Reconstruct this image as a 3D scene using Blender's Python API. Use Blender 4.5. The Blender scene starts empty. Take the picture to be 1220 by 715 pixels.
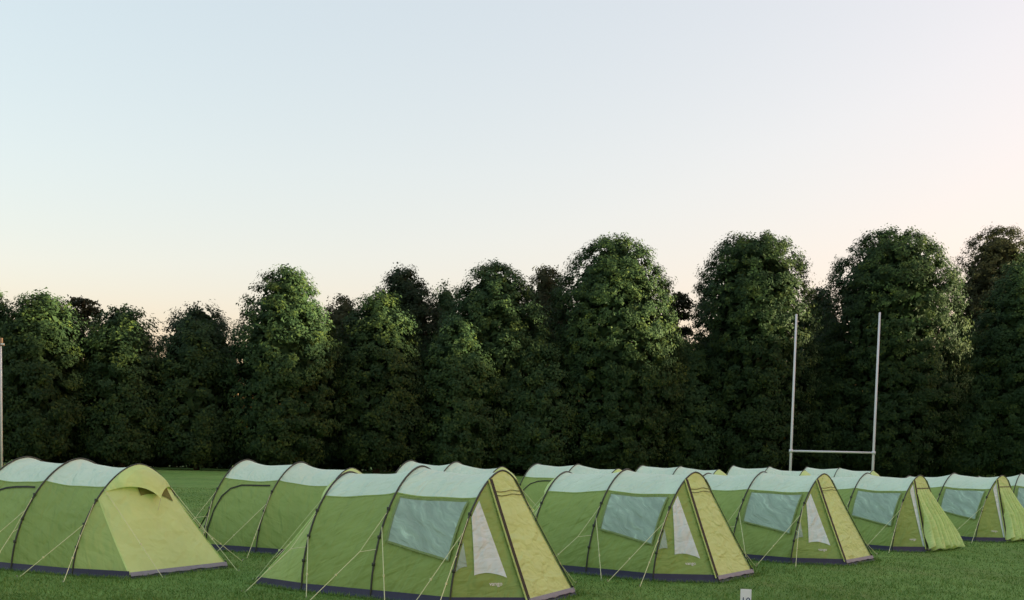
import bpy, math, random
import numpy as np
from mathutils import Matrix, Vector

# ------------------------------------------------------------------ camera
scene = bpy.context.scene
R = math.radians
cam_d = bpy.data.cameras.new("camera")
cam = bpy.data.objects.new("camera", cam_d)
scene.collection.objects.link(cam)
scene.camera = cam
cam_d.sensor_fit = 'HORIZONTAL'
cam_d.sensor_width = 36.0
cam_d.lens = 36.0 * 1289.0 / 1220.0
cam_d.shift_y = (625.0 - 357.5) / 1220.0
cam_d.clip_start = 0.1
cam_d.clip_end = 3000.0
cam.matrix_world = (Matrix.Translation((0, 0, 2.22)) @ Matrix.Rotation(R(90 - 3.7), 4, 'X')
                    @ Matrix.Rotation(R(1.34), 4, 'Z'))

# ------------------------------------------------------------------ sky, sun, exposure
SUN_EL, SUN_AZ = 3.5, 87.0            # azimuth clockwise from +Y (the view direction)
world = bpy.data.worlds.new("World")
scene.world = world
world.use_nodes = True
wn, wl = world.node_tree.nodes, world.node_tree.links
wn.clear()
sky = wn.new('ShaderNodeTexSky')
sky.sky_type = 'NISHITA'
sky.sun_disc = False
sky.sun_elevation = R(SUN_EL)
sky.sun_rotation = R(SUN_AZ)
sky.altitude = 0
sky.air_density = 1.0
sky.dust_density = 3.0
sky.ozone_density = 5.0
bg = wn.new('ShaderNodeBackground')
bg.inputs['Strength'].default_value = 0.15
wo = wn.new('ShaderNodeOutputWorld')
soft = wn.new('ShaderNodeGamma')                 # thin even haze: a paler, less contrasty evening sky
soft.inputs['Gamma'].default_value = 0.40
warm = wn.new('ShaderNodeMix')
warm.data_type = 'RGBA'
warm.blend_type = 'MULTIPLY'
warm.inputs[0].default_value = 1.0
warm.inputs[7].default_value = (1.56, 0.918, 0.648, 1)
wl.new(sky.outputs[0], soft.inputs[0])
wl.new(soft.outputs[0], warm.inputs[6])
hsv = wn.new('ShaderNodeHueSaturation')
hsv.inputs['Saturation'].default_value = 1.5
wl.new(warm.outputs[2], hsv.inputs['Color'])
wl.new(hsv.outputs[0], bg.inputs[0])
wl.new(bg.outputs[0], wo.inputs[0])

sun_d = bpy.data.lights.new("sun", 'SUN')
sun_d.energy = 2.9
sun_d.angle = R(2.0)
sun_d.color = (1.0, 0.86, 0.52)
sun = bpy.data.objects.new("sun", sun_d)
scene.collection.objects.link(sun)
sdir = Vector((math.sin(R(SUN_AZ)) * math.cos(R(SUN_EL)), math.cos(R(SUN_AZ)) * math.cos(R(SUN_EL)), math.sin(R(SUN_EL))))
sun.rotation_euler = sdir.to_track_quat('Z', 'Y').to_euler()
sun.location = (40, 0, 30)

vs = scene.view_settings
vs.view_transform = 'Standard'
vs.look = 'None'
vs.exposure = 3.12
vs.gamma = 1.0
vs.use_curve_mapping = False

COL = scene.collection.objects
rng = np.random.default_rng(7)
random.seed(7)

# ------------------------------------------------------------------ helpers
def new_mat(name):
    m = bpy.data.materials.new(name)
    m.use_nodes = True
    nt = m.node_tree
    nt.nodes.clear()
    out = nt.nodes.new('ShaderNodeOutputMaterial')
    return m, nt, nt.nodes, nt.links, out

def noise(nt, vec, scale, detail=4.0, rough=0.55, dist=0.0):
    n = nt.nodes.new('ShaderNodeTexNoise')
    n.inputs['Scale'].default_value = scale
    n.inputs['Detail'].default_value = detail
    n.inputs['Roughness'].default_value = rough
    n.inputs['Distortion'].default_value = dist
    if vec is not None:
        nt.links.new(vec, n.inputs['Vector'])
    return n

def mapping(nt, vec, scale=(1, 1, 1), rot=(0, 0, 0)):
    if any(rot):                                   # turn first, stretch afterwards
        t = nt.nodes.new('ShaderNodeMapping')
        t.inputs['Rotation'].default_value = rot
        nt.links.new(vec, t.inputs['Vector'])
        vec = t.outputs[0]
    m = nt.nodes.new('ShaderNodeMapping')
    m.inputs['Scale'].default_value = scale
    nt.links.new(vec, m.inputs['Vector'])
    return m.outputs[0]

def ramp(nt, fac, stops):
    r = nt.nodes.new('ShaderNodeValToRGB')
    el = r.color_ramp.elements
    while len(el) < len(stops):
        el.new(0.5)
    for e, (p, c) in zip(el, stops):
        e.position = p
        e.color = (*c, 1) if len(c) == 3 else c
    nt.links.new(fac, r.inputs[0])
    return r.outputs[0]

def mixc(nt, fac, a, b, mode='MIX'):
    m = nt.nodes.new('ShaderNodeMix')
    m.data_type = 'RGBA'
    m.blend_type = mode
    for sock, val in ((m.inputs[0], fac), (m.inputs[6], a), (m.inputs[7], b)):
        if hasattr(val, 'is_output'):
            nt.links.new(val, sock)
        elif isinstance(val, (int, float)):
            sock.default_value = val
        else:
            sock.default_value = (*val, 1)
    return m.outputs[2]

def bump(nt, height, strength, distance):
    b = nt.nodes.new('ShaderNodeBump')
    b.inputs['Strength'].default_value = strength
    b.inputs['Distance'].default_value = distance
    nt.links.new(height, b.inputs['Height'])
    return b.outputs[0]

def principled(nt, color, rough=0.7, spec=0.3, normal=None, metallic=0.0):
    p = nt.nodes.new('ShaderNodeBsdfPrincipled')
    if hasattr(color, 'is_output'):
        nt.links.new(color, p.inputs['Base Color'])
    else:
        p.inputs['Base Color'].default_value = (*color, 1)
    p.inputs['Roughness'].default_value = rough
    p.inputs['Specular IOR Level'].default_value = spec
    p.inputs['Metallic'].default_value = metallic
    if normal is not None:
        nt.links.new(normal, p.inputs['Normal'])
    return p

def texco(nt, which='Object'):
    return nt.nodes.new('ShaderNodeTexCoord').outputs[which]

def objrand(nt):
    return nt.nodes.new('ShaderNodeObjectInfo').outputs['Random']

def shifted(nt):
    """object coordinates moved by a random amount for each object"""
    v = nt.nodes.new('ShaderNodeVectorMath'); v.operation = 'MULTIPLY_ADD'
    nt.links.new(objrand(nt), v.inputs[0])
    v.inputs[1].default_value = (17.0, 29.0, 23.0)
    nt.links.new(texco(nt), v.inputs[2])
    return v.outputs[0]

def mesh_obj(name, verts, faces, mat=None, parent=None, smooth=True, uv=None):
    me = bpy.data.meshes.new(name)
    me.from_pydata([tuple(v) for v in verts], [], [tuple(f) for f in faces])
    if smooth:
        me.polygons.foreach_set('use_smooth', [True] * len(me.polygons))
    me.update()
    if mat:
        me.materials.append(mat)
    o = bpy.data.objects.new(name, me)
    COL.link(o)
    if parent:
        o.parent = parent
    return o

def big_mesh(name, V, F, mat, parent=None, smooth=False, attr=None):
    """V (n,3), F (m,k) numpy arrays, k = 3 or 4; attr: per-face float 'tone'."""
    me = bpy.data.meshes.new(name)
    k = F.shape[1]
    me.vertices.add(len(V)); me.vertices.foreach_set('co', V.astype(np.float32).ravel())
    me.loops.add(F.size); me.loops.foreach_set('vertex_index', F.astype(np.int32).ravel())
    me.polygons.add(len(F))
    me.polygons.foreach_set('loop_start', np.arange(0, F.size, k, dtype=np.int32))
    me.polygons.foreach_set('loop_total', np.full(len(F), k, np.int32))
    me.update(calc_edges=True)
    if attr is not None:
        a = me.attributes.new('tone', 'FLOAT', 'FACE')
        a.data.foreach_set('value', attr.astype(np.float32))
    me.materials.append(mat)
    if smooth:
        me.polygons.foreach_set('use_smooth', [True] * len(F))
    o = bpy.data.objects.new(name, me)
    COL.link(o)
    if parent:
        o.parent = parent
    return o

def empty(name, loc=(0, 0, 0), rz=0.0):
    o = bpy.data.objects.new(name, None)
    COL.link(o)
    o.location = loc
    o.rotation_euler = (0, 0, rz)
    o.empty_display_size = 0.3
    return o

def tag(o, label=None, cat=None, group=None, kind=None):
    if label: o['label'] = label
    if cat: o['category'] = cat
    if group: o['group'] = group
    if kind: o['kind'] = kind
    return o

def copy_tree(o, parent=None):
    c = o.copy()
    COL.link(c)
    c.parent = parent
    for ch in o.children:
        copy_tree(ch, c)
    return c

def tube(path, r, seg=6, close_ends=True, r2=None):
    """tube along a polyline -> verts, faces"""
    P = [Vector(p) for p in path]
    n = len(P)
    V, F = [], []
    up = Vector((0.0123, 0.0311, 1)).normalized()
    for i, p in enumerate(P):
        d = (P[min(i + 1, n - 1)] - P[max(i - 1, 0)]).normalized()
        a = d.cross(up)
        if a.length < 0.05:
            a = d.cross(Vector((1, 0, 0)))
        a.normalize()
        b = d.cross(a).normalized()
        rr = r if r2 is None else r + (r2 - r) * i / (n - 1)
        for k in range(seg):
            t = 2 * math.pi * k / seg
            V.append(p + a * (rr * math.cos(t)) + b * (rr * math.sin(t)))
    for i in range(n - 1):
        for k in range(seg):
            k2 = (k + 1) % seg
            F.append((i * seg + k, i * seg + k2, (i + 1) * seg + k2, (i + 1) * seg + k))
    if close_ends:
        F.append(tuple(range(seg - 1, -1, -1)))
        F.append(tuple((n - 1) * seg + k for k in range(seg)))
    return V, F

def join(parts):
    V, F = [], []
    for v, f in parts:
        o = len(V)
        V += list(v)
        F += [tuple(i + o for i in q) for q in f]
    return V, F

def box(c, s):
    x, y, z = c; a, b, d = s[0] / 2, s[1] / 2, s[2] / 2
    V = [(x + i * a, y + j * b, z + k * d) for i in (-1, 1) for j in (-1, 1) for k in (-1, 1)]
    F = [(0, 1, 3, 2), (4, 6, 7, 5), (0, 4, 5, 1), (2, 3, 7, 6), (0, 2, 6, 4), (1, 5, 7, 3)]
    return V, F

# ------------------------------------------------------------------ materials
def fabric(name, col, transl=0.22, rough=0.55, spec=0.25, warm=None):
    m, nt, N, L, out = new_mat(name)
    co = shifted(nt)
    v1 = noise(nt, co, 1.3, 3.0)
    v2 = noise(nt, mapping(nt, co, (0.9, 1.6, 3.6), (0.15, 0.45, 0.0)), 2.0, 2.0, 0.5, 0.5)
    v3 = noise(nt, mapping(nt, co, (3.2, 1.2, 1.0), (0.0, -0.35, 0.0)), 1.6, 2.0, 0.5, 0.7)
    c = mixc(nt, v1.outputs[0], [x * 0.86 for x in col], [min(1, x * 1.12) for x in col])
    h = nt.nodes.new('ShaderNodeMath'); h.operation = 'MULTIPLY_ADD'
    L.new(v2.outputs[0], h.inputs[0]); h.inputs[1].default_value = 0.6
    L.new(v3.outputs[0], h.inputs[2])
    nrm = bump(nt, h.outputs[0], 0.95, 0.075)
    p = principled(nt, c, rough, spec, nrm)
    t = N.new('ShaderNodeBsdfTranslucent')
    L.new(c, t.inputs[0]); L.new(nrm, t.inputs['Normal'])
    mx = N.new('ShaderNodeMixShader'); mx.inputs[0].default_value = transl
    L.new(p.outputs[0], mx.inputs[1]); L.new(t.outputs[0], mx.inputs[2])
    L.new(mx.outputs[0], out.inputs[0])
    return m

def plain(name, col, rough=0.5, spec=0.4, metallic=0.0, var=0.12, scale=6.0):
    m, nt, N, L, out = new_mat(name)
    co = texco(nt)
    n = noise(nt, co, scale, 4.0)
    c = mixc(nt, n.outputs[0], [x * (1 - var) for x in col], [min(1, x * (1 + var)) for x in col])
    p = principled(nt, c, rough, spec, bump(nt, n.outputs[0], 0.15, 0.01), metallic)
    L.new(p.outputs[0], out.inputs[0])
    return m

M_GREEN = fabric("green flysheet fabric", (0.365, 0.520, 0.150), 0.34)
M_YELLOW = fabric("yellow green door fabric", (0.68, 0.88, 0.35), 0.28)  # door and rear cloth, evening glow partly put into its colour
M_REAR = fabric("part shaded mid green fabric", (0.47, 0.64, 0.21), 0.28)  # rear cloth toned down for the tail sides, shade mixed into the colour
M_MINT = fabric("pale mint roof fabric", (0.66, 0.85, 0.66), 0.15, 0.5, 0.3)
M_BIND = fabric("green binding tape", (0.22, 0.31, 0.11), 0.1)
M_OLIVE = fabric("olive curtain fabric", (0.16, 0.19, 0.05), 0.15)
M_CURTAIN = fabric("white curtain fabric", (0.74, 0.87, 0.84), 0.2)
M_FLAP = plain("navy mud flap", (0.030, 0.033, 0.070), 0.5, 0.35, 0, 0.3, 9)
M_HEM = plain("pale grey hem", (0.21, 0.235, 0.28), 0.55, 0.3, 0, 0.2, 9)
M_POLE = plain("dark grey green pole sleeve", (0.045, 0.055, 0.04), 0.5, 0.35)
M_ZIP = plain("dark zip tape", (0.03, 0.032, 0.02), 0.6, 0.3)
M_GUY = plain("pale lime guy cord", (0.66, 0.72, 0.42), 0.7, 0.2)
M_PEG = plain("steel peg", (0.4, 0.4, 0.4), 0.4, 0.5, 0.8)
M_VENT = plain("vent mesh with hood shade", (0.15, 0.165, 0.05), 0.8, 0.1)
M_WHITE = plain("white print", (0.80, 0.80, 0.78), 0.6, 0.2, 0, 0.03)
M_POST = plain("white painted post", (0.66, 0.68, 0.70), 0.45, 0.4, 0, 0.1, 1.2)
M_LAMP = plain("orange brown lamp housing", (0.30, 0.19, 0.12), 0.5, 0.4)
M_BOARD = plain("white laminated board", (0.84, 0.87, 0.90), 0.3, 0.5, 0, 0.05)
M_BLUE = plain("dark blue print", (0.02, 0.05, 0.16), 0.5, 0.3)
M_WOOD = plain("stake wood", (0.30, 0.22, 0.13), 0.8, 0.2, 0, 0.25, 20)
M_BARK = plain("grey brown bark", (0.075, 0.058, 0.042), 0.9, 0.15, 0, 0.4, 5)

def vinyl(name, col):
    m, nt, N, L, out = new_mat(name)
    co = shifted(nt)
    # creases running diagonally down the pane
    v = N.new('ShaderNodeVectorMath'); v.operation = 'ADD'
    warp = noise(nt, co, 2.2, 2.0)
    wsc = N.new('ShaderNodeVectorMath'); wsc.operation = 'SCALE'; wsc.inputs['Scale'].default_value = 0.35
    L.new(warp.outputs['Color'], wsc.inputs[0])
    L.new(co, v.inputs[0]); L.new(wsc.outputs[0], v.inputs[1])
    cr = noise(nt, mapping(nt, v.outputs[0], (7.5, 1.0, 1.3), (0.0, R(52), 0.0)), 1.5, 3.0, 0.55)
    cr2 = noise(nt, mapping(nt, v.outputs[0], (14.0, 1.0, 1.6), (0.0, R(64), 0.0)), 1.5, 2.0, 0.5)
    h = N.new('ShaderNodeMath'); h.operation = 'MULTIPLY_ADD'
    L.new(cr2.outputs[0], h.inputs[0]); h.inputs[1].default_value = 0.5; L.new(cr.outputs[0], h.inputs[2])
    c = ramp(nt, cr.outputs[0], [(0.38, [x * 0.85 for x in col]), (0.60, [x * 1.1 for x in col]), (0.74, [min(1, x * 1.6) for x in col])])  # pale highlights along the creases painted into the colour
    p = principled(nt, c, 0.28, 0.5, bump(nt, h.outputs[0], 0.6, 0.05))
    L.new(p.outputs[0], out.inputs[0])
    return m
M_VINYL = vinyl("clear vinyl window over pale curtain", (0.285, 0.415, 0.315))

def leaf_mat(name, a, b, c):
    m, nt, N, L, out = new_mat(name)
    at = N.new('ShaderNodeAttribute'); at.attribute_name = 'tone'
    col = ramp(nt, at.outputs['Fac'], [(0.0, a), (0.55, b), (1.0, c)])
    hs = N.new('ShaderNodeHueSaturation')
    mr = N.new('ShaderNodeMapRange'); mr.inputs[3].default_value = 0.8; mr.inputs[4].default_value = 1.2
    L.new(objrand(nt), mr.inputs[0]); L.new(mr.outputs[0], hs.inputs['Value'])
    L.new(col, hs.inputs['Color'])
    p = principled(nt, hs.outputs[0], 0.65, 0.08)
    t = N.new('ShaderNodeBsdfTranslucent')
    L.new(hs.outputs[0], t.inputs[0])
    mx = N.new('ShaderNodeMixShader'); mx.inputs[0].default_value = 0.28
    L.new(p.outputs[0], mx.inputs[1]); L.new(t.outputs[0], mx.inputs[2])
    L.new(mx.outputs[0], out.inputs[0])
    return m
M_LEAF = leaf_mat("lime leaves", (0.028, 0.060, 0.030), (0.046, 0.086, 0.034), (0.095, 0.135, 0.032))
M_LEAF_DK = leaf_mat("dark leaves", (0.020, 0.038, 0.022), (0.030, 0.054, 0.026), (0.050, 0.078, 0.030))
M_LEAF_RED = leaf_mat("bronze tinged leaves", (0.034, 0.042, 0.022), (0.056, 0.064, 0.030), (0.090, 0.088, 0.040))
M_PINE = leaf_mat("pine needles", (0.028, 0.034, 0.022), (0.040, 0.046, 0.026), (0.06, 0.06, 0.034))

def grass_mats():
    m, nt, N, L, out = new_mat("mown grass")
    co = texco(nt)
    big = noise(nt, co, 0.16, 4.0, 0.6)
    mid = noise(nt, co, 1.4, 5.0, 0.65)
    fin = noise(nt, mapping(nt, co, (1, 0.6, 1)), 26, 5.0, 0.7)
    c1 = ramp(nt, big.outputs[0], [(0.3, (0.130, 0.255, 0.060)), (0.55, (0.178, 0.325, 0.078)), (0.75, (0.215, 0.365, 0.098))])
    c2 = ramp(nt, mid.outputs[0], [(0.3, (0.55, 0.62, 0.5)), (0.6, (1, 1, 1)), (0.8, (1.25, 1.15, 1.1))])
    c = mixc(nt, 0.75, c1, c2, 'MULTIPLY')
    c3 = ramp(nt, fin.outputs[0], [(0.3, (0.45, 0.5, 0.45)), (0.6, (1.05, 1.05, 1.0)), (0.8, (1.5, 1.4, 1.2))])
    c = mixc(nt, 0.5, c, c3, 'MULTIPLY')
    dry = noise(nt, mapping(nt, co, (1, 0.45, 1)), 0.55, 4.0, 0.7)
    c = mixc(nt, ramp(nt, dry.outputs[0], [(0.52, (0, 0, 0)), (0.72, (0.75, 0.75, 0.75))]), c, (0.19, 0.24, 0.075))
    p = principled(nt, c, 0.85, 0.12, bump(nt, fin.outputs[0], 0.8, 0.05))
    L.new(p.outputs[0], out.inputs[0])
    b, nt, N, L, out = new_mat("grass blades")
    at = N.new('ShaderNodeAttribute'); at.attribute_name = 'tone'
    g = N.new('ShaderNodeNewGeometry')
    big = noise(nt, g.outputs['Position'], 0.5, 3.0, 0.6)
    col = ramp(nt, at.outputs['Fac'], [(0.0, (0.080, 0.175, 0.036)), (0.6, (0.135, 0.265, 0.058)), (1.0, (0.23, 0.33, 0.10))])
    col = mixc(nt, 0.7, col, ramp(nt, big.outputs[0], [(0.3, (0.65, 0.7, 0.6)), (0.7, (1.2, 1.15, 1.1))]), 'MULTIPLY')
    p = principled(nt, col, 0.6, 0.2)
    t = N.new('ShaderNodeBsdfTranslucent'); L.new(col, t.inputs[0])
    mx = N.new('ShaderNodeMixShader'); mx.inputs[0].default_value = 0.3
    L.new(p.outputs[0], mx.inputs[1]); L.new(t.outputs[0], mx.inputs[2]); L.new(mx.outputs[0], out.inputs[0])
    return m, b
M_GROUND, M_BLADE = grass_mats()

# ------------------------------------------------------------------ ground
def ground():
    xs = np.concatenate([[-1500, -500, -200], np.linspace(-90, 90, 61), [200, 500, 1500]])
    ys = np.concatenate([[-400, -100, -20], np.linspace(0, 140, 57), [250, 600, 1600]])
    X, Y = np.meshgrid(xs, ys)
    Z = 0.02 * np.sin(X * 0.31 + 1.0) * np.cos(Y * 0.23) - 0.02
    Z[(Y > 138) | (Y < 1)] = -0.02
    V = np.stack([X, Y, Z], -1).reshape(-1, 3)
    nx, ny = len(xs), len(ys)
    i = (np.arange(ny - 1)[:, None] * nx + np.arange(nx - 1)[None]).ravel()
    F = np.stack([i, i + 1, i + 1 + nx, i + nx], 1)
    tag(big_mesh('ground', V, F, M_GROUND, smooth=True), kind='structure')

def ground_z(x, y):
    return 0.02 * math.sin(x * 0.31 + 1.0) * math.cos(y * 0.23) - 0.02
ground()

def grass_blades():
    n = 230000
    y = 14.5 + (rng.random(n) ** 1.9) * 45
    x = (rng.random(n) * 2 - 1) * (y * 0.50 + 0.5)
    z = 0.02 * np.sin(x * 0.31 + 1.0) * np.cos(y * 0.23) - 0.024
    h = rng.uniform(0.02, 0.055, n) * (1 + 0.5 * (np.sin(x * 2.1) * np.sin(y * 1.7 + x) > 0.4))
    w = rng.uniform(0.004, 0.010, n) * (1 + (y - 14) * 0.03)
    a = rng.random(n) * 2 * np.pi
    lx, ly = rng.normal(0, 0.6, n) * h, rng.normal(0, 0.6, n) * h
    # longer blades the mower misses along the tent hems
    per = [(-2.5, -1.22), (-1.4, -1.5), (0, -1.58), (1.4, -1.62), (2.42, -0.95), (2.42, 0.95), (1.4, 1.62), (0, 1.58), (-1.4, 1.5), (-2.5, 1.22), (-2.5, -1.22)]
    for tx, ty, th, row, op, _ in TENTS[:8]:
        rz = R(-th) if row == 1 else R(180 - th)
        m = 2600
        k = rng.integers(0, 10, m); f = rng.random(m)
        P = np.array(per); q = P[k] * (1 - f[:, None]) + P[k + 1] * f[:, None]
        q = q * (1 + rng.uniform(0.0, 0.07, m))[:, None]
        if op: q[:, 0] = np.minimum(q[:, 0], 2.15)
        gx = tx + q[:, 0] * np.cos(rz) - q[:, 1] * np.sin(rz); gy = ty + q[:, 0] * np.sin(rz) + q[:, 1] * np.cos(rz)
        x = np.concatenate([x, gx]); y = np.concatenate([y, gy])
        z = np.concatenate([z, 0.02 * np.sin(gx * 0.31 + 1.0) * np.cos(gy * 0.23) - 0.024])
        h = np.concatenate([h, rng.uniform(0.03, 0.085, m)]); w = np.concatenate([w, rng.uniform(0.005, 0.010, m)])
    n = len(x)
    a = rng.random(n) * 2 * np.pi
    lx, ly = rng.normal(0, 0.6, n) * h, rng.normal(0, 0.6, n) * h
    p0 = np.stack([x - np.cos(a) * w, y - np.sin(a) * w, z], 1)
    p1 = np.stack([x + np.cos(a) * w, y + np.sin(a) * w, z], 1)
    p2 = np.stack([x + lx, y + ly, z + h], 1)
    V = np.stack([p0, p1, p2], 1).reshape(-1, 3)
    F = np.arange(3 * n).reshape(-1, 3)
    o = big_mesh('grass', V, F, M_BLADE, attr=rng.random(n))
    tag(o, 'short mown green grass of the playing field', 'grass', kind='stuff')
# ------------------------------------------------------------------ trees
def leaf_quads(C, Nrm, size, g):
    """oriented leaf cards (rhombus quads) at C with normals Nrm"""
    n = len(C)
    Nrm = Nrm / np.linalg.norm(Nrm, axis=1, keepdims=True)
    ref = g.normal(size=(n, 3))
    A = np.cross(Nrm, ref); A /= np.linalg.norm(A, axis=1, keepdims=True) + 1e-9
    B = np.cross(Nrm, A)
    s = size[:, None]
    asp = g.uniform(0.55, 0.9, n)[:, None]
    V = np.stack([C - A * s * 0.9 - B * s * asp, C - A * s * 0.9 + B * s * asp, C + A * s * 1.3], 1).reshape(-1, 3)
    F = np.arange(3 * n).reshape(-1, 3)
    return V, F

def profile(t, top, widest):
    """relative crown radius at relative height t"""
    lo = np.clip(0.72 + 0.28 * np.sin(np.clip(t / widest, 0, 1) * np.pi / 2), 0, 1)
    u = np.clip((t - widest) / (1 - widest), 0, 1)
    hi = (1 - u ** top[0]) ** (1 / top[1])
    return np.where(t < widest, lo * np.clip(0.55 + t * 6, 0, 1), hi)

def crown_points(g, H, Rx, z0, n, top, widest, lump):
    """clump centres on an uneven envelope, with outward direction"""
    t = g.random(n * 5)
    dr = (profile(np.minimum(t + 0.01, 1.0), top, widest) - profile(np.maximum(t - 0.01, 0), top, widest)) / 0.02
    wgt = (profile(t, top, widest) + 0.06) * np.sqrt(1 + np.minimum((dr * Rx / (H - z0)) ** 2, 9))
    keep = g.random(n * 5) < wgt / 1.7
    t = t[keep][:n]; n = len(t)
    a = g.random(n) * 2 * np.pi
    ph = g.random(8) * 6.28
    lob = (0.5 * np.sin(3 * a + ph[0] + 3 * t) + 0.4 * np.sin(5 * a + ph[1] - 6 * t) + 0.5 * np.sin(9 * t + 2 * a + ph[2])
           + 0.35 * np.sin(17 * t - 3 * a + ph[3]))
    rr = profile(t, top, widest) * Rx * (1 + lump * lob)
    depth = np.where(g.random(n) < 0.72, g.uniform(0.86, 1.0, n), g.uniform(0.45, 0.86, n))
    r = rr * depth
    C = np.stack([np.cos(a) * r, np.sin(a) * r, z0 + t * (H - z0)], 1)
    C[:, 2] += (depth - 1) * 1.2 * (t > 0.8)
    O = np.stack([np.cos(a), np.sin(a), -0.05 + 1.6 * np.clip(t - widest, 0, 1) ** 1.2], 1)
    O /= np.linalg.norm(O, axis=1, keepdims=True)
    return C, O

def make_trunk(name, H, r0, g, parent, spread):
    parts = [tube([(g.normal(0, 0.02) * k, g.normal(0, 0.02) * k, H * 0.86 * k / 7 - 0.15 * (k == 0)) for k in range(8)], r0, 9, True, r0 * 0.15)]
    for k in range(13):
        z = H * g.uniform(0.14, 0.72); a = g.random() * 6.28
        L = spread * g.uniform(0.55, 0.85) * (1.05 - 0.5 * z / H)
        pth = []
        for j in range(5):
            q = j / 4
            pth.append((math.cos(a + 0.2 * q) * L * q, math.sin(a + 0.2 * q) * L * q, z + L * (0.55 * q + 0.25 * q * q)))
        parts.append(tube(pth, r0 * 0.42 * (1 - 0.5 * z / H), 6, True, 0.03))
    V, F = join(parts)
    return mesh_obj('trunk', V, F, M_BARK, parent)

def tree(x, y, H, Rx, label, mat, seed, z0=0.9, top=(2.0, 1.55), widest=0.3, lump=0.06, dens=1.0, leaf=0.135,
         group='trees along the edge of the field', name='broadleaf_tree', clump=1.0):
    g = np.random.default_rng(seed)
    root = empty(name, (x, y, ground_z(x, y) if y < 138 else -0.02), 0)
    tag(root, label, 'tree', group)
    n = int(dens * (30 + 1.25 * Rx * (H - z0)))
    n = int(n * 4.6)
    C, O = crown_points(g, H - 0.25, Rx - 0.25, z0, n, top, widest, lump)
    m = int(64 * max(0.6, min(1.0, dens)))
    n = len(C)
    cs = g.uniform(0.36, 0.80, n) * clump
    D = g.normal(size=(n, m, 3)); D /= np.linalg.norm(D, axis=2, keepdims=True)
    D += O[:, None, :] * 0.55
    rad = g.uniform(0.15, 1.15, (n, m, 1)) ** 0.7
    sq = np.array([1.2, 1.2, 0.95])
    P = C[:, None, :] + D * rad * cs[:, None, None] * sq
    Nn = D * 0.5 + O[:, None, :] * 1.1 + np.array([0, 0, 0.25]) + g.normal(0, 0.45, (n, m, 3))
    size = g.uniform(0.6, 1.25, (n, m)) * leaf
    ctone = g.normal(0.45, 0.16, n)
    tone = np.clip(ctone[:, None] + g.normal(0, 0.16, (n, m)), 0, 1)
    P, Nn, size, tone = P.reshape(-1, 3), Nn.reshape(-1, 3), size.ravel(), tone.ravel()
    # inner leaves that close the crown
    k = int(6500 * max(dens, 0.9) * Rx * (H - z0) / 130)
    C2, O2 = crown_points(g, H * 0.95, Rx * 0.85, z0, k, top, widest, lump)
    C2[:, :2] *= g.uniform(0.5, 0.98, (len(C2), 1))
    P = np.concatenate([P, C2]); Nn = np.concatenate([Nn, O2 + g.normal(0, 0.5, O2.shape)])
    size = np.concatenate([size, g.uniform(0.28, 0.5, len(C2))]); tone = np.concatenate([tone, np.clip(g.normal(0.4, 0.15, len(C2)), 0, 1)])
    P[:, 2] = np.maximum(P[:, 2], 0.08)
    V, F = leaf_quads(P, Nn, size, g)
    V[:, 2] = np.maximum(V[:, 2], 0.03)
    big_mesh('crown', V, F, mat, root, attr=tone)
    make_trunk('trunk', H, 0.016 * H + 0.1, g, root, Rx)
    return root

F_PX, H_CAM = 1289.0, 2.22
def ray(u, v):
    a, b = u - 610, v - 625.0
    c, s = math.cos(R(1.34)), math.sin(R(1.34))
    X = a * c + b * s; Yd = -a * s + b * c
    c, s = math.cos(R(3.7)), math.sin(R(3.7))
    return Vector((X, F_PX * c - Yd * s, -F_PX * s - Yd * c))
def place(u, v, Y):
    """world X and height of something seen at photo pixel (u, v), standing Y metres away"""
    d = ray(u, v); t = Y / d.y
    return d.x * t, H_CAM + d.z * t

def ptree(u, v, wpx, Y, label, mat, seed, **k):
    X, H = place(u, v, Y)
    Rx = 1.05 * wpx / 2 * Y / F_PX
    return tree(X, Y, H, Rx, label, mat, seed, **k)

# front line of limes
ptree(-8, 346, 70, 102.0, 'rounded green lime behind the tall pole with the orange lamp', M_LEAF, 11)
ptree(52, 350, 104, 102.4, 'broad rounded lime between the tall lamp pole and a flat-topped pine', M_LEAF, 12, top=(3.0, 2.2))
ptree(147, 363, 104, 105.3, 'small rounded lime just beside the flat-topped pine', M_LEAF, 13, top=(2.4, 1.9))
ptree(235, 376, 96, 106.9, 'low pointed green lime in front of a wide dark tree', M_LEAF, 14, top=(1.9, 1.5))
ptree(341, 318, 136, 108.1, 'tall cone-shaped lime standing clear of its shorter neighbours', M_LEAF, 15, top=(1.95, 1.55), widest=0.34)
ptree(452, 348, 112, 111.7, 'rounded lime in front of a taller dome-topped tree', M_LEAF, 16, top=(2.2, 1.6))
ptree(548, 378, 96, 113.5, 'low bulging lime in front of the uneven double-crowned tree', M_LEAF, 17, top=(2.2, 1.7))
ptree(592, 315, 132, 118.3, 'wide lime with uneven double crown beside the tall domed lime', M_LEAF, 18, top=(2.6, 1.9), lump=0.09)
ptree(734, 281, 164, 121.0, 'tall domed lime with a small pine peeping out behind', M_LEAF, 19, top=(2.35, 1.8), widest=0.36)
ptree(900, 280, 142, 125.8, 'tall rounded lime just behind one upright of the rugby posts', M_LEAF, 20, top=(3.4, 2.5), widest=0.4)
ptree(1066, 275, 172, 130.5, 'massive broad domed lime behind the rugby posts', M_LEAF, 21, top=(2.8, 2.2), widest=0.36)
ptree(1226, 300, 120, 134.0, 'dark dense lime in front of the bronze-tinged tree', M_LEAF, 22, top=(2.2, 1.7))
ptree(640, 400, 90, 116.3, 'small bushy lime tucked beneath the tall domed lime', M_LEAF, 36, top=(2.2, 1.7))
ptree(818, 405, 90, 124.4, 'small bushy lime filling the gap between two tall limes', M_LEAF, 37, top=(2.2, 1.7))
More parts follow.
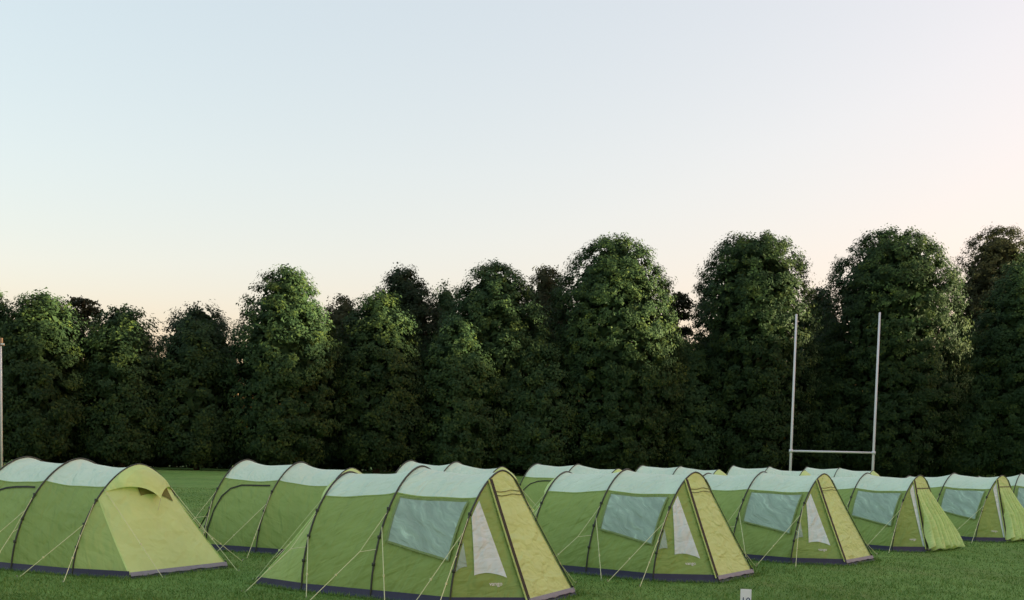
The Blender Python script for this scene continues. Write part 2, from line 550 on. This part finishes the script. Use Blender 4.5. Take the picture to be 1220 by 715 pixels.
ptree(983, 400, 80, 130.1, 'small bushy lime filling the gap between the rugby uprights', M_LEAF, 38, top=(2.2, 1.7))
ptree(1150, 395, 90, 135.0, 'small bushy lime below the bronze-tinged tree', M_LEAF, 39, top=(2.2, 1.7))
# second line behind
BG = 'trees of the wood behind the limes'
ptree(238, 361, 112, 121.0, 'wide dark tree rising behind the low pointed lime', M_LEAF_DK, 23, top=(2.6, 1.8), group=BG, dens=0.8)
ptree(412, 350, 90, 127.0, 'brownish tree showing between the cone-shaped lime and dome-topped tree', M_LEAF_RED, 24, top=(2.2, 1.7), group=BG, dens=0.75)
ptree(482, 319, 104, 125.9, 'dome-topped dark tree rising behind a rounded lime', M_LEAF_DK, 25, top=(2.4, 1.7), group=BG)
ptree(532, 334, 70, 133.9, 'light loose tree showing beside the dome-topped tree', M_LEAF, 26, top=(2.2, 1.7), group=BG, dens=0.6)
ptree(652, 317, 80, 132.7, 'bronze-topped tree behind the uneven double-crowned lime', M_LEAF_RED, 27, top=(2.4, 1.8), group=BG, lump=0.1)
ptree(790, 372, 90, 146.4, 'dark tree behind the small pine by the tall domed lime', M_LEAF_DK, 28, group=BG, dens=0.7)
ptree(978, 342, 90, 148.0, 'dark tree showing in the notch between two tall limes', M_LEAF_DK, 29, top=(2.4, 1.8), group=BG, dens=0.7)
ptree(1192, 270, 140, 146.4, 'tall loose bronze-tinged tree beside the massive domed lime', M_LEAF_RED, 30, top=(2.6, 1.9), group=BG, lump=0.1, dens=0.72)
ptree(130, 385, 110, 123.5, 'dark tree behind the small rounded lime and the pine', M_LEAF_DK, 31, group=BG, dens=0.7)
ptree(30, 372, 120, 119.6, 'dark tree behind the broad rounded lime by the lamp pole', M_LEAF_DK, 32, group=BG, dens=0.7)
ptree(862, 378, 120, 151.3, 'dark tree behind the tall rounded lime by the rugby posts', M_LEAF_DK, 33, group=BG, dens=0.7)

def pine(u, v, wpx, Y, label, seed):
    """tall bare stem carrying a few flat needle plates"""
    g = np.random.default_rng(seed)
    X, H = place(u, v, Y)
    W = wpx / 2 * Y / F_PX
    root = empty('pine_tree', (X, Y, -0.02)); tag(root, label, 'tree', 'pines in the wood behind')
    Ps, Ns, Sz = [], [], []
    parts = [tube([(0.1 * math.sin(k), 0.05 * k, H * 0.97 * k / 8 - 0.1 * (k == 0)) for k in range(9)], 0.34, 8, True, 0.06)]
    for j, (dz, off, w) in enumerate([(0.4, 0.1, 0.85), (1.3, 0.55, 0.7), (1.5, -0.5, 0.75), (2.6, 0.3, 0.9), (3.3, -0.55, 0.7), (4.6, 0.5, 0.8), (5.8, -0.2, 0.8)]):
        c = np.array([off * W, g.normal(0, 0.6), H - dz])
        k = 420
        q = g.normal(size=(k, 3)) * np.array([w * W * 0.42, w * W * 0.42, 0.26])
        q[:, 2] -= 0.10 * (q[:, 0] ** 2 + q[:, 1] ** 2) / (W * w)
        Ps.append(c + q); Ns.append(g.normal(0, 0.6, (k, 3)) + [0, 0, 0.8]); Sz.append(g.uniform(0.12, 0.26, k))
        parts.append(tube([(0, 0.05 * 7, H - dz - 1.1), (off * W * 0.5, 0, H - dz - 0.5), (c[0], c[1], c[2] - 0.05)], 0.10, 5, True, 0.03))
    P, Nn, S = np.concatenate(Ps), np.concatenate(Ns), np.concatenate(Sz)
    V, F = leaf_quads(P, Nn, S, g)
    big_mesh('crown', V, F, M_PINE, root, attr=g.random(len(P)))
    V, F = join(parts)
    mesh_obj('trunk', V, F, M_BARK, root)
pine(97, 357, 44, 120, 'flat-topped dark pine showing between two rounded limes', 41)
pine(808, 350, 30, 136, 'small dark pine peeping out beside the tall domed lime', 42)

def belt():
    # the tree belt along the sunset side of the field, out of the picture: it shades the tents and the lower crowns
    lab = 'unseen tall broadleaf tree shading the tents from the sunset side'
    src = []
    for k in range(3):
        src.append(tree(82, 0, 18.5 + k, 6.5, lab, M_LEAF, 60 + k, top=(2.4, 1.8), widest=0.4, dens=0.75, group='unseen trees of the shading belt'))
    for k in range(15):
        x, y = 82 + 4 * math.sin(k * 2.1), 4 + k * 9.0
        o = src[k] if k < 3 else copy_tree(src[k % 3])
        o.location = (x, y, ground_z(x, y))
        o.rotation_euler = (0, 0, k * 1.3)
        q = 1 + 0.06 * math.sin(k * 1.7)
        o.scale = (q, q, q)
belt()

def undergrowth():
    g = np.random.default_rng(5)
    n = 26000
    x = g.uniform(-75, 70, n)
    y = 127 + 0.27 * x + g.uniform(-4, 3, n) + 1.5 * np.sin(x * 0.5)
    top = 4.2 + 1.2 * np.sin(x * 0.7) + 0.9 * np.sin(x * 1.9 + 1)
    z = g.random(n) ** 0.8 * top
    P = np.stack([x, y, np.maximum(z, 0.3)], 1)
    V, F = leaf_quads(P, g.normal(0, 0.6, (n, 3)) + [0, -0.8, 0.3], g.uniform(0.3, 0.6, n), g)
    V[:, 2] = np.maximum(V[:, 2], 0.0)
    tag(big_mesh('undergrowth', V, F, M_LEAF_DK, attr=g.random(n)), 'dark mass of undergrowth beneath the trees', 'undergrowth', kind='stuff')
undergrowth()

# ------------------------------------------------------------------ tents
S12, S23 = 1.37, 1.40
POLES = [  # u, half width, height, lean of the apex along the tent
    (-S12, 1.43, 1.88, -0.07), (0.0, 1.51, 1.985, 0.0), (S23, 1.55, 1.975, 0.08)]
TAIL_L, TAIL_W = 1.07, 1.18
PORCH_L, PORCH_W = 0.95, 0.86
EXPO = 1.72

VAR = {'sag': 0.085, 'ph': 0.0, 'cur': 0.0, 'cr': 1.0}
POLES0 = [tuple(p) for p in POLES]
def set_variant(seed):
    r = random.Random(seed)
    VAR.update(sag=r.uniform(0.06, 0.115), ph=r.uniform(0, 6.3), cur=r.uniform(-0.05, 0.05), cr=r.uniform(0.6, 1.3))
    for i, (u, w, h, l) in enumerate(POLES0):
        POLES[i] = (u + r.uniform(-0.03, 0.03), w * r.uniform(0.985, 1.015), h * r.uniform(0.99, 1.01), l + r.uniform(-0.04, 0.04))
    VAR['r'] = r

def arch_pt(i, q):
    """q 0..1 from the -Y foot over the top to the +Y foot"""
    u, w, h, lean = POLES[i]
    a = q * math.pi
    c, s = math.cos(a), math.sin(a)
    e = 2 / EXPO
    y = -w * math.copysign(abs(c) ** e, c)
    z = h * max(0, s) ** e
    return Vector((u + lean * z / h, y, z))

def q_of_z(frac):
    """q (on the -Y side) at which the arch reaches the height fraction"""
    return math.asin(frac ** (EXPO / 2)) / math.pi

def bay_pt(i, t, q, out=0.0, crease=1.0):
    """surface of the bay between pole i and i+1, sagging between them"""
    a, b = arch_pt(i, q), arch_pt(i + 1, q)
    p = a.lerp(b, t)
    sag = 4 * t * (1 - t)
    sag = sag ** 0.8
    k = p.z / 2.0
    p.z -= sag * (VAR['sag'] * k ** 3) + sag * 0.010 * k * math.sin(9 * t + 14 * q + VAR['ph'])
    p.y *= 1 - sag * (0.035 * math.sin(min(1, k) * math.pi))
    # tension creases fanning out from where the guy lines pull on the poles
    sg = -1 if q < 0.5 else 1
    cz = 0.0
    for tt, zz, fr, am in ((t * 1.4, 1.02, 13, 0.028), ((1 - t) * 1.4, 0.98, 11, 0.024)):
        d = math.hypot(tt, p.z - zz)
        an = math.atan2(p.z - zz, tt + 0.02)
        cz += VAR['cr'] * am * math.cos(an * fr + i * 1.1 + sg + VAR['ph']) * math.exp(-d / 0.45) * min(1, d / 0.15) * min(1, tt / 0.12)
    p.y += crease * sg * cz * min(1, max(0, (1.5 - p.z) / 0.3)) * min(1, p.z / 0.3)
    if out:
        n = Vector((0, p.y * 0.9, max(0.02, p.z - 0.5))).normalized()
        p += n * out
    return p

def grid(fn, us, vs):
    V = [fn(u, v) for v in vs for u in us]
    n = len(us)
    F = [(j * n + i, j * n + i + 1, (j + 1) * n + i + 1, (j + 1) * n + i) for j in range(len(vs) - 1) for i in range(n - 1)]
    return V, F

def lin(a, b, n):
    return [a + (b - a) * i / (n - 1) for i in range(n)]

QB = q_of_z(0.068)      # top of the navy mud flap
QR = q_of_z(0.795)      # edge of the mint roof

def end_surface(pole, foot, qa, qb, s_of_q, lift=0.0):
    """ruled surface from an end arch to a line on the ground"""
    def f(q, r):
        a = arch_pt(pole, q)
        b = Vector(foot(s_of_q(q)))
        p = a.lerp(b, r)
        p.z -= 0.05 * math.sin(math.pi * r) * (a.z / 2) * (1 if lift == 0 else 0.4)
        return p
    return f

def poly_at(pts, s):
    n = len(pts) - 1
    k = min(int(s * n), n - 1)
    return Vector(pts[k]).lerp(Vector(pts[k + 1]), s * n - k)

def text_mesh(body, size):
    cu = bpy.data.curves.new('lettering', 'FONT')
    cu.body = body; cu.size = size; cu.align_x = 'CENTER'; cu.align_y = 'CENTER'; cu.extrude = 0.0015
    cu.resolution_u = 3
    o = bpy.data.objects.new('lettering', cu)
    COL.link(o)
    bpy.context.view_layer.update()
    me = bpy.data.meshes.new_from_object(o.evaluated_get(bpy.context.evaluated_depsgraph_get()))
    bpy.data.objects.remove(o)
    return me

def offset_patch(V, F, d):
    """shift a patch along its vertex normals"""
    me = bpy.data.meshes.new('tmp')
    me.from_pydata([tuple(v) for v in V], [], F); me.update()
    out = [Vector(v.co) + Vector(v.normal) * d for v in me.vertices]
    bpy.data.meshes.remove(me)
    return out

def ribbon(pts, nrm, w, th=0.006):
    """flat strip along pts, widened across by w, lying on a surface with normals nrm"""
    V, F = [], []
    n = len(pts)
    for i, p in enumerate(pts):
        d = (Vector(pts[min(i + 1, n - 1)]) - Vector(pts[max(i - 1, 0)])).normalized()
        nn = Vector(nrm[i]).normalized()
        a = d.cross(nn).normalized() * (w / 2)
        p = Vector(p)
        V += [p - a, p + a, p + a + nn * th, p - a + nn * th]
    for i in range(n - 1):
        for k in range(4):
            F.append((i * 4 + k, i * 4 + (k + 1) % 4, i * 4 + 4 + (k + 1) % 4, i * 4 + 4 + k))
    return V, F

def guy(root, top_pts, ground_pt):
    """V of cord from two anchor points joined into one line to a peg"""
    rr = VAR['r']
    g = Vector(ground_pt) + Vector((rr.uniform(-0.18, 0.18), rr.uniform(-0.15, 0.15), 0))
    m = sum((Vector(p) for p in top_pts), Vector()) / len(top_pts)
    k = m.lerp(g, 0.30 if len(top_pts) > 1 else 0.02)
    parts = [tube([p, k], 0.0052, 4) for p in top_pts] + [tube([k, g + Vector((0, 0, -0.01))], 0.0062, 4)]
    j = m.lerp(g, 0.62)
    parts.append(box(j, (0.02, 0.03, 0.03)))
    V, F = join(parts)
    o = mesh_obj('guy_line', V, F, M_GUY, root, False)
    d = (g - m); d.z = 0; d.normalize()
    V, F = tube([g - d * 0.03 + Vector((0, 0, -0.12)), g + d * 0.01 + Vector((0, 0, 0.035)), g + d * 0.03 + Vector((0, 0, 0.03))], 0.006, 5)
    mesh_obj('peg', V, F, M_PEG, o, False)

def make_tent(open_door, seed):
    set_variant(seed)
    root = empty('tunnel_tent')
    gz = 0.0
    # --- bays
    for i in (0, 1):
        ts = lin(0, 1, 29)
        V, F = grid(lambda t, q: bay_pt(i, t, q), ts, lin(QR, 1 - QR, 17))
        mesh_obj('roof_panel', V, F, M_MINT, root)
        for side in (0, 1):
            qs = lin(QB, QR, 27)
            if side: qs = [1 - q for q in qs]
            V, F = grid(lambda t, q: bay_pt(i, t, q), ts, qs)
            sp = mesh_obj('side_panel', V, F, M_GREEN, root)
            # roof seam tape, a narrow binding where roof meets wall
            pts = [bay_pt(i, t, qs[-1], 0.004) for t in lin(0, 1, 13)]
            V, F = ribbon(pts, [(0, -1 if not side else 1, 0.8)] * len(pts), 0.022, 0.004)
            mesh_obj('seam_tape', V, F, M_POLE if False else M_GREEN, sp, False)
            if i == 1 and side == 0:
                q0, q1 = q_of_z(0.33), q_of_z(0.765)
                def wp(a, b):
                    t = 0.11 + 0.80 * a - 0.03 * b * (1 - a)
                    qq = q0 + (0.035 * (1 - a)) * (1 - b)
                    q = qq + (q1 - qq) * b
                    p = bay_pt(1, t, q, 0.030, 0.0)
                    wr = (0.012 * math.sin(13 * a + 17 * b + VAR['ph'] + 2 * math.sin(4 * b - a)) + 0.006 * math.sin(27 * a + 22 * b + 3 * math.sin(3 * a))) * math.sin(math.pi * a) * math.sin(math.pi * b)
                    p.y -= 0.004 + wr
                    return p
                V, F = grid(wp, lin(0, 1, 37), lin(0, 1, 31))
                wdw = mesh_obj('window', V, F, M_VINYL, sp)
                loop = [(a, 0) for a in lin(0, 1, 13)] + [(1, b) for b in lin(0, 1, 11)][1:] + [(a, 1) for a in lin(1, 0, 13)][1:] + [(0, b) for b in lin(1, 0, 11)][1:]
                pts = [wp(a, b) + Vector((0, -0.002, 0)) for a, b in loop]
                V, F = ribbon(pts, [(0, -1, 0.45)] * len(pts), 0.034, 0.005)
                mesh_obj('window_binding', V, F, M_BIND, sp, False)
            if i == 1 and side == 1:
                path = [(0.955, 0.07), (0.95, 0.25), (0.925, 0.45), (0.87, 0.6), (0.78, 0.69), (0.62, 0.735), (0.45, 0.745), (0.25, 0.745), (0.10, 0.74)]
                pts = [bay_pt(1, t, 1 - q_of_z(z), 0.016) for t, z in path]
                V, F = ribbon(pts, [(0, 1, 0.5)] * len(pts), 0.035, 0.006)
                mesh_obj('door_zip', V, F, M_ZIP, sp, False)
    # --- poles
    for i in range(3):
        pts = []
        for q in lin(0.0, 1.0, 41):
            p = arch_pt(i, q)
            n = Vector((0, p.y, max(0.01, p.z))).normalized()
            pts.append(p + n * 0.012)
        parts = [tube(pts, 0.0155, 7)]
        for q in (0.10, 0.17, 0.25, 0.75, 0.83, 0.90):
            p = arch_pt(i, q); n = Vector((0, p.y, max(0.01, p.z))).normalized()
            parts.append(box(p + n * 0.02, (0.045, 0.03, 0.05)))
        V, F = join(parts)
        mesh_obj('pole', V, F, M_POLE, root)
    # --- tail (rear end) ----------------------------------------------------
    u1, w1 = POLES[0][0], POLES[0][1]
    ut = u1 - TAIL_L
    foot = [(u1, -w1, 0.07), (ut, -TAIL_W, 0.07), (ut, TAIL_W, 0.07), (u1, w1, 0.07)]
    QS = 0.26
    def s_tail(q):
        if q < QS: return q / QS / 3
        if q > 1 - QS: return 1 - (1 - q) / QS / 3
        return 1 / 3 + (q - QS) / (1 - 2 * QS) / 3
    f = end_surface(0, lambda s: poly_at(foot, s), 0, 1, s_tail)
    rs = lin(0, 1, 12)
    for a, b, nm, mt in ((0.02, QS, 'tail_side_panel', M_REAR), (QS, 1 - QS, 'rear_panel', M_YELLOW), (1 - QS, 0.98, 'tail_side_panel', M_REAR)):
        V, F = grid(f, lin(a, b, 15), rs)
        mesh_obj(nm, V, F, mt, root)
    # rear vent, darkened in colour for the shade under its hood, and the hood
    V, F = grid(lambda q, r: f(q, r) + Vector((-0.012, 0, 0.008)), lin(0.36, 0.56, 9), lin(0.05, 0.265, 5))
    vent = mesh_obj('rear_vent', V, F, M_VENT, root)
    qa, qb = 0.29, 0.71
    def hood(q, r):
        k = (q - qa) / (qb - qa)
        a = arch_pt(0, q) + Vector((-0.004, 0, 0.012))
        bulge = math.sin(math.pi * k)
        peak = max(0.0, 1 - abs(k - 0.46) / 0.46)
        end = f(q, 0.015 + 0.19 * bulge ** 0.9 + 0.12 * peak ** 3) + Vector((-0.15 * bulge, 0, 0.05 * bulge))
        p = a.lerp(end, r)
        p += Vector((-0.05, 0, 0.045)) * math.sin(math.pi * r) * bulge
        return p
    V, F = grid(hood, lin(qa, qb, 25), lin(0, 1, 8))
    hd = mesh_obj('vent_hood', V, F, M_YELLOW, vent)
    V, F = tube([hood(0.48, 1), f(0.49, 0.42) + Vector((-0.01, 0, 0.01))], 0.006, 4)
    mesh_obj('stay_cord', V, F, M_GUY, vent, False)
    for q in (QS, 1 - QS):
        pts = [f(q, r) for r in rs]
        V, F = ribbon([p + Vector((-0.004, 0, 0.004)) for p in pts], [(-0.7, -1 if q < .5 else 1, 0.5)] * len(pts), 0.022, 0.006)
        mesh_obj('seam', V, F, M_YELLOW, root, False)
    # --- porch --------------------------------------------------------------
    u3, w3 = POLES[2][0], POLES[2][1]
    up = u3 + (0.62 if open_door else PORCH_L)
    QD = 0.5 - math.asin(min(1, (0.43 / w3) ** (EXPO / 2))) / math.pi
    pfoot = [(u3, -w3, 0.07), (up, -PORCH_W, 0.07), (up, PORCH_W, 0.07), (u3, w3, 0.07)]
    def s_porch(q):
        if q < QD: return q / QD / 3
        if q > 1 - QD: return 1 - (1 - q) / QD / 3
        return 1 / 3 + (q - QD) / (1 - 2 * QD) / 3
    pf = end_surface(2, lambda s: poly_at(pfoot, s), 0, 1, s_porch, 1)
    sides = []
    for a, b in ((0.02, QD), (1 - QD, 0.98)):
        V, F = grid(pf, lin(a, b, 17), rs)
        sides.append(mesh_obj('porch_side', V, F, M_GREEN, root))
    # windows with curtain in the -Y porch side
    def patch(c, nu, nv, d, wob=0.0):
        (a0, r0), (a1, r1), (a2, r2), (a3, r3) = [(x + VAR['cur'] * (0.3 if j == 1 or j == 2 else 1.0) * (0 if open_door else 1), y) for j, (x, y) in enumerate(c)]      # top-left, top-right, bottom-right, bottom-left in (q/QD, r)
        def fn(a, b):
            q = ((a0 * (1 - a) + a1 * a) * (1 - b) + (a3 * (1 - a) + a2 * a) * b) * QD
            r = (r0 * (1 - a) + r1 * a) * (1 - b) + (r3 * (1 - a) + r2 * a) * b
            p = pf(q, r)
            p += Vector((0.55, -0.75, 0.35)).normalized() * (d + wob * math.sin(a * 14 + 2 * b))
            return p
        return grid(fn, lin(0, 1, nu), lin(0, 1, nv))
    V, F = patch(PW1_OPEN if open_door else PW1, 25, 13, 0.014, 0.004)
    pw = mesh_obj('porch_window', V, F, M_CURTAIN, sides[0])
    if not open_door:
        V, F = patch(PW2, 7, 9, 0.009)
        mesh_obj('porch_window', V, F, M_VINYL, sides[0])
    # logo below the curtain
    lm = text_mesh('vango', 0.088)
    lm.name = 'logo'; lm.materials.clear(); lm.materials.append(M_WHITE)
    lo = bpy.data.objects.new('logo', lm); COL.link(lo); lo.parent = sides[0]
    c = pf(LOGO[0] * QD, LOGO[1])
    e1 = (pf((LOGO[0] + 0.05) * QD, LOGO[1] + 0.00) - pf((LOGO[0] - 0.05) * QD, LOGO[1] - 0.0)); e1.z = 0; e1.normalize()
    dn = (pf(LOGO[0] * QD, LOGO[1] - 0.05) - pf(LOGO[0] * QD, LOGO[1] + 0.05)).normalized()
    nn = e1.cross(dn).normalized(); dn = nn.cross(e1)
    M = Matrix((e1, dn, nn)).transposed().to_4x4()
    M.translation = c + nn * 0.012
    lo.matrix_local = M
    def at_z(q, z):
        lo, hi = 0.0, 1.0
        for _ in range(24):
            m = (lo + hi) / 2
            if pf(q, m).z > z: lo = m
            else: hi = m
        return pf(q, lo)
    # door
    if not open_door:
        V, F = grid(pf, lin(QD, 1 - QD, 15), rs)
        door = mesh_obj('door', V, F, M_YELLOW, root)
        for zz in (1.60, 1.66):
            pts = [at_z(q, zz + 0.012 * math.sin(q * 40)) + Vector((0.006, 0, 0.004)) for q in lin(QD + 0.01, 1 - QD - 0.01, 9)]
            V, F = ribbon(pts, [(0.8, 0, 0.5)] * len(pts), 0.013, 0.004)
            mesh_obj('cross_zip', V, F, M_OLIVE, door, False)
    else:
        def folds(q, r):
            k = (q - QD) / (1 - 2 * QD)
            p = pf(q, r)
            amp = 0.15 * min(1, max(0, r - 0.12) * 2.0)
            ph = k * 46 + VAR['ph'] + 1.8 * math.sin(3 * r + k * 5 + VAR['ph']) + 1.1 * math.sin(7 * r)
            fold = abs(math.sin(ph / 2)) ** 0.55 * 2 - 1
            p.x += amp * fold + 0.06 * r + 0.20 * r * r * k
            p.z += amp * 0.4 * fold
            p.y += 0.05 * math.sin(ph * 0.5 + 4 * r) * r
            if r > 0.93: p.z += 0.04 * math.sin(k * 31)
            return p
        V, F = grid(folds, lin(QD, 1 - QD, 141), lin(0, 1, 25))
        door = mesh_obj('door', V, F, M_YELLOW, root)
        pts = [at_z(q, 1.62) + Vector((0.03, 0, 0.01)) for q in lin(QD + 0.01, 1 - QD - 0.01, 9)]
        V, F = ribbon(pts, [(0.8, 0, 0.5)] * len(pts), 0.022, 0.006)
        mesh_obj('cross_zip', V, F, M_ZIP, door, False)
    for q in (QD, 1 - QD):
        pts = [pf(q, r) + Vector((0.008, 0, 0.004)) for r in lin(0.0, 1.0, 13)]
        V, F = ribbon(pts, [(0.8, -0.35 if q < .5 else 0.35, 0.5)] * len(pts), 0.075, 0.012)
        mesh_obj('zip', V, F, M_ZIP, door, False)
        off = Vector((0.0, -0.058 if q < .5 else 0.058, 0.0))
        V, F = ribbon([p + off for p in pts], [(0.8, -0.35 if q < .5 else 0.35, 0.5)] * len(pts), 0.03, 0.008)
        mesh_obj('storm_flap', V, F, M_REAR, door, False)
    # --- navy mud flap round the foot, one strip per side
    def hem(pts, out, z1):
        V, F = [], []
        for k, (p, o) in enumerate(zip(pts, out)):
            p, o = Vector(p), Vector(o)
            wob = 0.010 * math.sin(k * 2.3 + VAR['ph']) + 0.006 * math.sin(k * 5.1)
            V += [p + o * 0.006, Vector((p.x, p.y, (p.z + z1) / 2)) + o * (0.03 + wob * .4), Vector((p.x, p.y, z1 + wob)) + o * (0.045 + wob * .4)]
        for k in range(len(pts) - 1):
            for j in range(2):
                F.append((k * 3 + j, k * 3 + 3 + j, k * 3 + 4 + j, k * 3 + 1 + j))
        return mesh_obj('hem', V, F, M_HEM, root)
    def flap(pts, out, mat=M_FLAP, nm='mud_flap'):
        V, F = [], []
        n = len(pts)
        for k, (p, o) in enumerate(zip(pts, out)):
            p, o = Vector(p), Vector(o)
            wob = 0.012 * math.sin(k * 2.3) + 0.008 * math.sin(k * 5.1)
            V += [p + o * 0.004, Vector((p.x, p.y, p.z * 0.5)) + o * (0.012 + 0.01 + wob * .3), Vector((p.x, p.y, 0.02 + abs(wob) * .6)) + o * 0.035,
                  Vector((p.x, p.y, -0.004)) + o * (0.10 + wob)]
        for k in range(n - 1):
            for j in range(3):
                F.append((k * 4 + j, k * 4 + 4 + j, k * 4 + 5 + j, k * 4 + 1 + j))
        return mesh_obj(nm, V, F, mat, root)
    for side in (0, 1):
        q = QB if not side else 1 - QB
        pts = [bay_pt(i, t, q) for i in (0, 1) for t in lin(0, 1, 12)[(0 if i == 0 else 1):]]
        flap(pts, [(0, -1 if not side else 1, 0)] * len(pts))
    for ft, fn, s0 in ((foot, f, -1), (pfoot, pf, 1)):
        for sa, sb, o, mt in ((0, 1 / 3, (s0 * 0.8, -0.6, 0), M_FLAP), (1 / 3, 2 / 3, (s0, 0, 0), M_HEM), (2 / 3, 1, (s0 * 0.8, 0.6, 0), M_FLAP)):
            pts = []
            for s in lin(sa, sb, 14):
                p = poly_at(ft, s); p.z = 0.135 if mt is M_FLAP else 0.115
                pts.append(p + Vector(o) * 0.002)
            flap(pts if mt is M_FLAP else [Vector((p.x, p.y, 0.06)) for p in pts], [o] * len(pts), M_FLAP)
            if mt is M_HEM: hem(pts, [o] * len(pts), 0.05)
    # --- guy lines
    def on(i, q, sgn):
        p = arch_pt(i, q if sgn < 0 else 1 - q)
        return p + Vector((0, sgn * 0.03, 0))
    for sgn in (-1, 1):
        guy(root, [on(0, 0.24, sgn), on(0, 0.14, sgn)], (POLES[0][0] - 0.55, sgn * 2.25, 0))
        guy(root, [on(1, 0.24, sgn), on(1, 0.14, sgn)], (POLES[1][0] - 0.45, sgn * 2.45, 0))
        guy(root, [on(2, 0.24, sgn), on(2, 0.14, sgn)], (POLES[2][0] + 0.35, sgn * 2.45, 0))
        guy(root, [on(1, 0.20, sgn)], (POLES[1][0] + 0.55, sgn * 2.2, 0))
        guy(root, [on(0, 0.17, sgn)], (POLES[0][0] + 0.50, sgn * 2.15, 0))
        guy(root, [on(2, 0.20, sgn)], (POLES[2][0] - 0.50, sgn * 2.25, 0))
    guy(root, [on(0, 0.30, -1)], (ut - 0.55, -0.7, 0))
    guy(root, [on(0, 0.30, 1)], (ut - 0.55, 0.7, 0))
    return root

# porch window corners in (q/QD, r)
PW1 = ((0.69, 0.035), (0.80, 0.03), (0.84, 0.78), (0.49, 0.55))
PW1_OPEN = ((0.84, 0.05), (0.97, 0.03), (0.985, 0.97), (0.91, 0.95))
PW2 = ((0.46, 0.05), (0.48, 0.05), (0.42, 0.34), (0.31, 0.06))
LOGO = (0.66, 0.80)


ROW1 = 'tunnel tents showing their porch doors'
ROW2 = 'tunnel tents turned with their rears towards the porch doors'
TENTS = [
    # x, y, heading (deg), front row?, open door?, label
    (-1.47, 17.80, 25.9, 1, 0, 'green tunnel tent with closed door, nearest to the tent with visible rear vent'),
    (2.28, 21.71, 34.0, 1, 0, 'green tunnel tent with closed door directly behind the small white marker board'),
    (5.91, 25.64, 37.1, 1, 0, 'green tunnel tent with closed door pitched beside the first hanging-open door'),
    (9.74, 29.78, 41.3, 1, 1, 'green tunnel tent with loosely folded open door, next to a closed-door tent'),
    (13.79, 33.94, 44.5, 1, 1, 'green tunnel tent with loosely folded open door, between another such tent and the row end'),
    (17.92, 38.12, 38.0, 1, 1, 'last green tunnel tent of the porch row, beyond both tents with hanging doors'),
    (-8.07, 20.25, 26.9, 2, 0, 'green tunnel tent with propped vent hood on its fully visible yellow-green rear wall'),
    (-4.86, 24.55, 25.6, 2, 0, 'green tunnel tent standing directly behind the tent whose rear vent shows'),
    (-1.52, 29.05, 29.0, 2, 0, 'third tent of the rear-facing row, only its mint roof showing over a closed-door tent'),
    (2.00, 33.73, 32.5, 2, 0, 'fourth tent of the rear-facing row counted from the fully visible rear vent'),
    (5.96, 38.52, 32.4, 2, 0, 'fifth tent of the rear-facing row counted from the fully visible rear vent'),
    (10.25, 43.34, 32.2, 2, 0, 'sixth tent of the rear-facing row, below one rugby upright'),
    (14.55, 48.21, 33.8, 2, 0, 'seventh and last tent of the rear-facing row, below the other rugby upright'),
]
for x, y, th, row, op, label in TENTS:
    o = make_tent(bool(op), int(1000 + x * 10))
    o.location = (x, y, ground_z(x, y) - 0.004)
    o.rotation_euler = (0, 0, R(-th) if row == 1 else R(180 - th))
    k = 1 + 0.008 * math.sin(x * 3.1)
    o.scale = (1, 1, k)
    tag(o, label, 'tent', ROW1 if row == 1 else ROW2)

grass_blades()

# ------------------------------------------------------------------ rugby posts
def rugby():
    Y = 75.0
    x0, x1 = 19.17, 24.87
    root = empty('rugby_posts', ((x0 + x1) / 2, Y, ground_z(22, Y)))
    tag(root, 'white H-shaped rugby posts standing in front of the limes', 'rugby posts')
    h = (x1 - x0) / 2
    for sx, top in ((-1, 12.3), (1, 12.55)):
        V, F = tube([(sx * h, 0, -0.2), (sx * h, 0, 3.0), (sx * h, 0, top)], 0.095, 12, True, 0.07)
        up = mesh_obj('upright', V, F, M_POST, root)
        V, F = tube([(sx * h, 0, 2.84), (sx * h, 0, 3.04)], 0.14, 12)
        mesh_obj('collar', V, F, M_POST, up)
    V, F = tube([(-h, 0, 2.94), (h, 0, 2.94)], 0.07, 12)
    mesh_obj('crossbar', V, F, M_POST, root)
rugby()

def lamp_pole():
    Y = 65.0
    X, H = place(1, 401, Y)
    root = empty('lamp_pole', (X, Y, ground_z(X, Y)))
    tag(root, 'tall slim white pole with small orange-brown lamp on top', 'lamp pole')
    V, F = tube([(0, 0, -0.2), (0, 0, H * 0.5), (0, 0, H - 0.55)], 0.07, 10, True, 0.05)
    mesh_obj('pole', V, F, M_POST, root)
    V, F = join([box((0, 0, H - 0.22), (0.17, 0.17, 0.30)), box((0.04, -0.02, H - 0.5), (0.34, 0.14, 0.08))])
    hd = mesh_obj('lamp_head', V, F, M_LAMP, root, False)
    V, F = box((0.14, -0.10, H - 0.44), (0.2, 0.05, 0.09))
    mesh_obj('lens', V, F, M_WHITE, hd, False)
lamp_pole()

def marker():
    Y = 15.6
    X, top = place(889, 699, Y)
    root = empty('marker_board', (X, Y, ground_z(X, Y)), R(-9))
    tag(root, 'small white numbered marker board staked in the grass', 'marker board')
    V, F = box((0, 0, top - 0.135), (0.157, 0.008, 0.27))
    b = mesh_obj('board', V, F, M_BOARD, root, False)
    V, F = box((0, 0.014, (top - 0.05) / 2 - 0.05), (0.03, 0.018, top - 0.05 + 0.1))
    mesh_obj('stake', V, F, M_WOOD, root, False)
    me = text_mesh('10', 0.14)
    me.name = 'number'; me.materials.clear(); me.materials.append(M_BLUE)
    t = bpy.data.objects.new('number', me); COL.link(t); t.parent = b
    t.rotation_euler = (R(90), 0, 0)
    t.location = (0, -0.0055, top - 0.175)
marker()
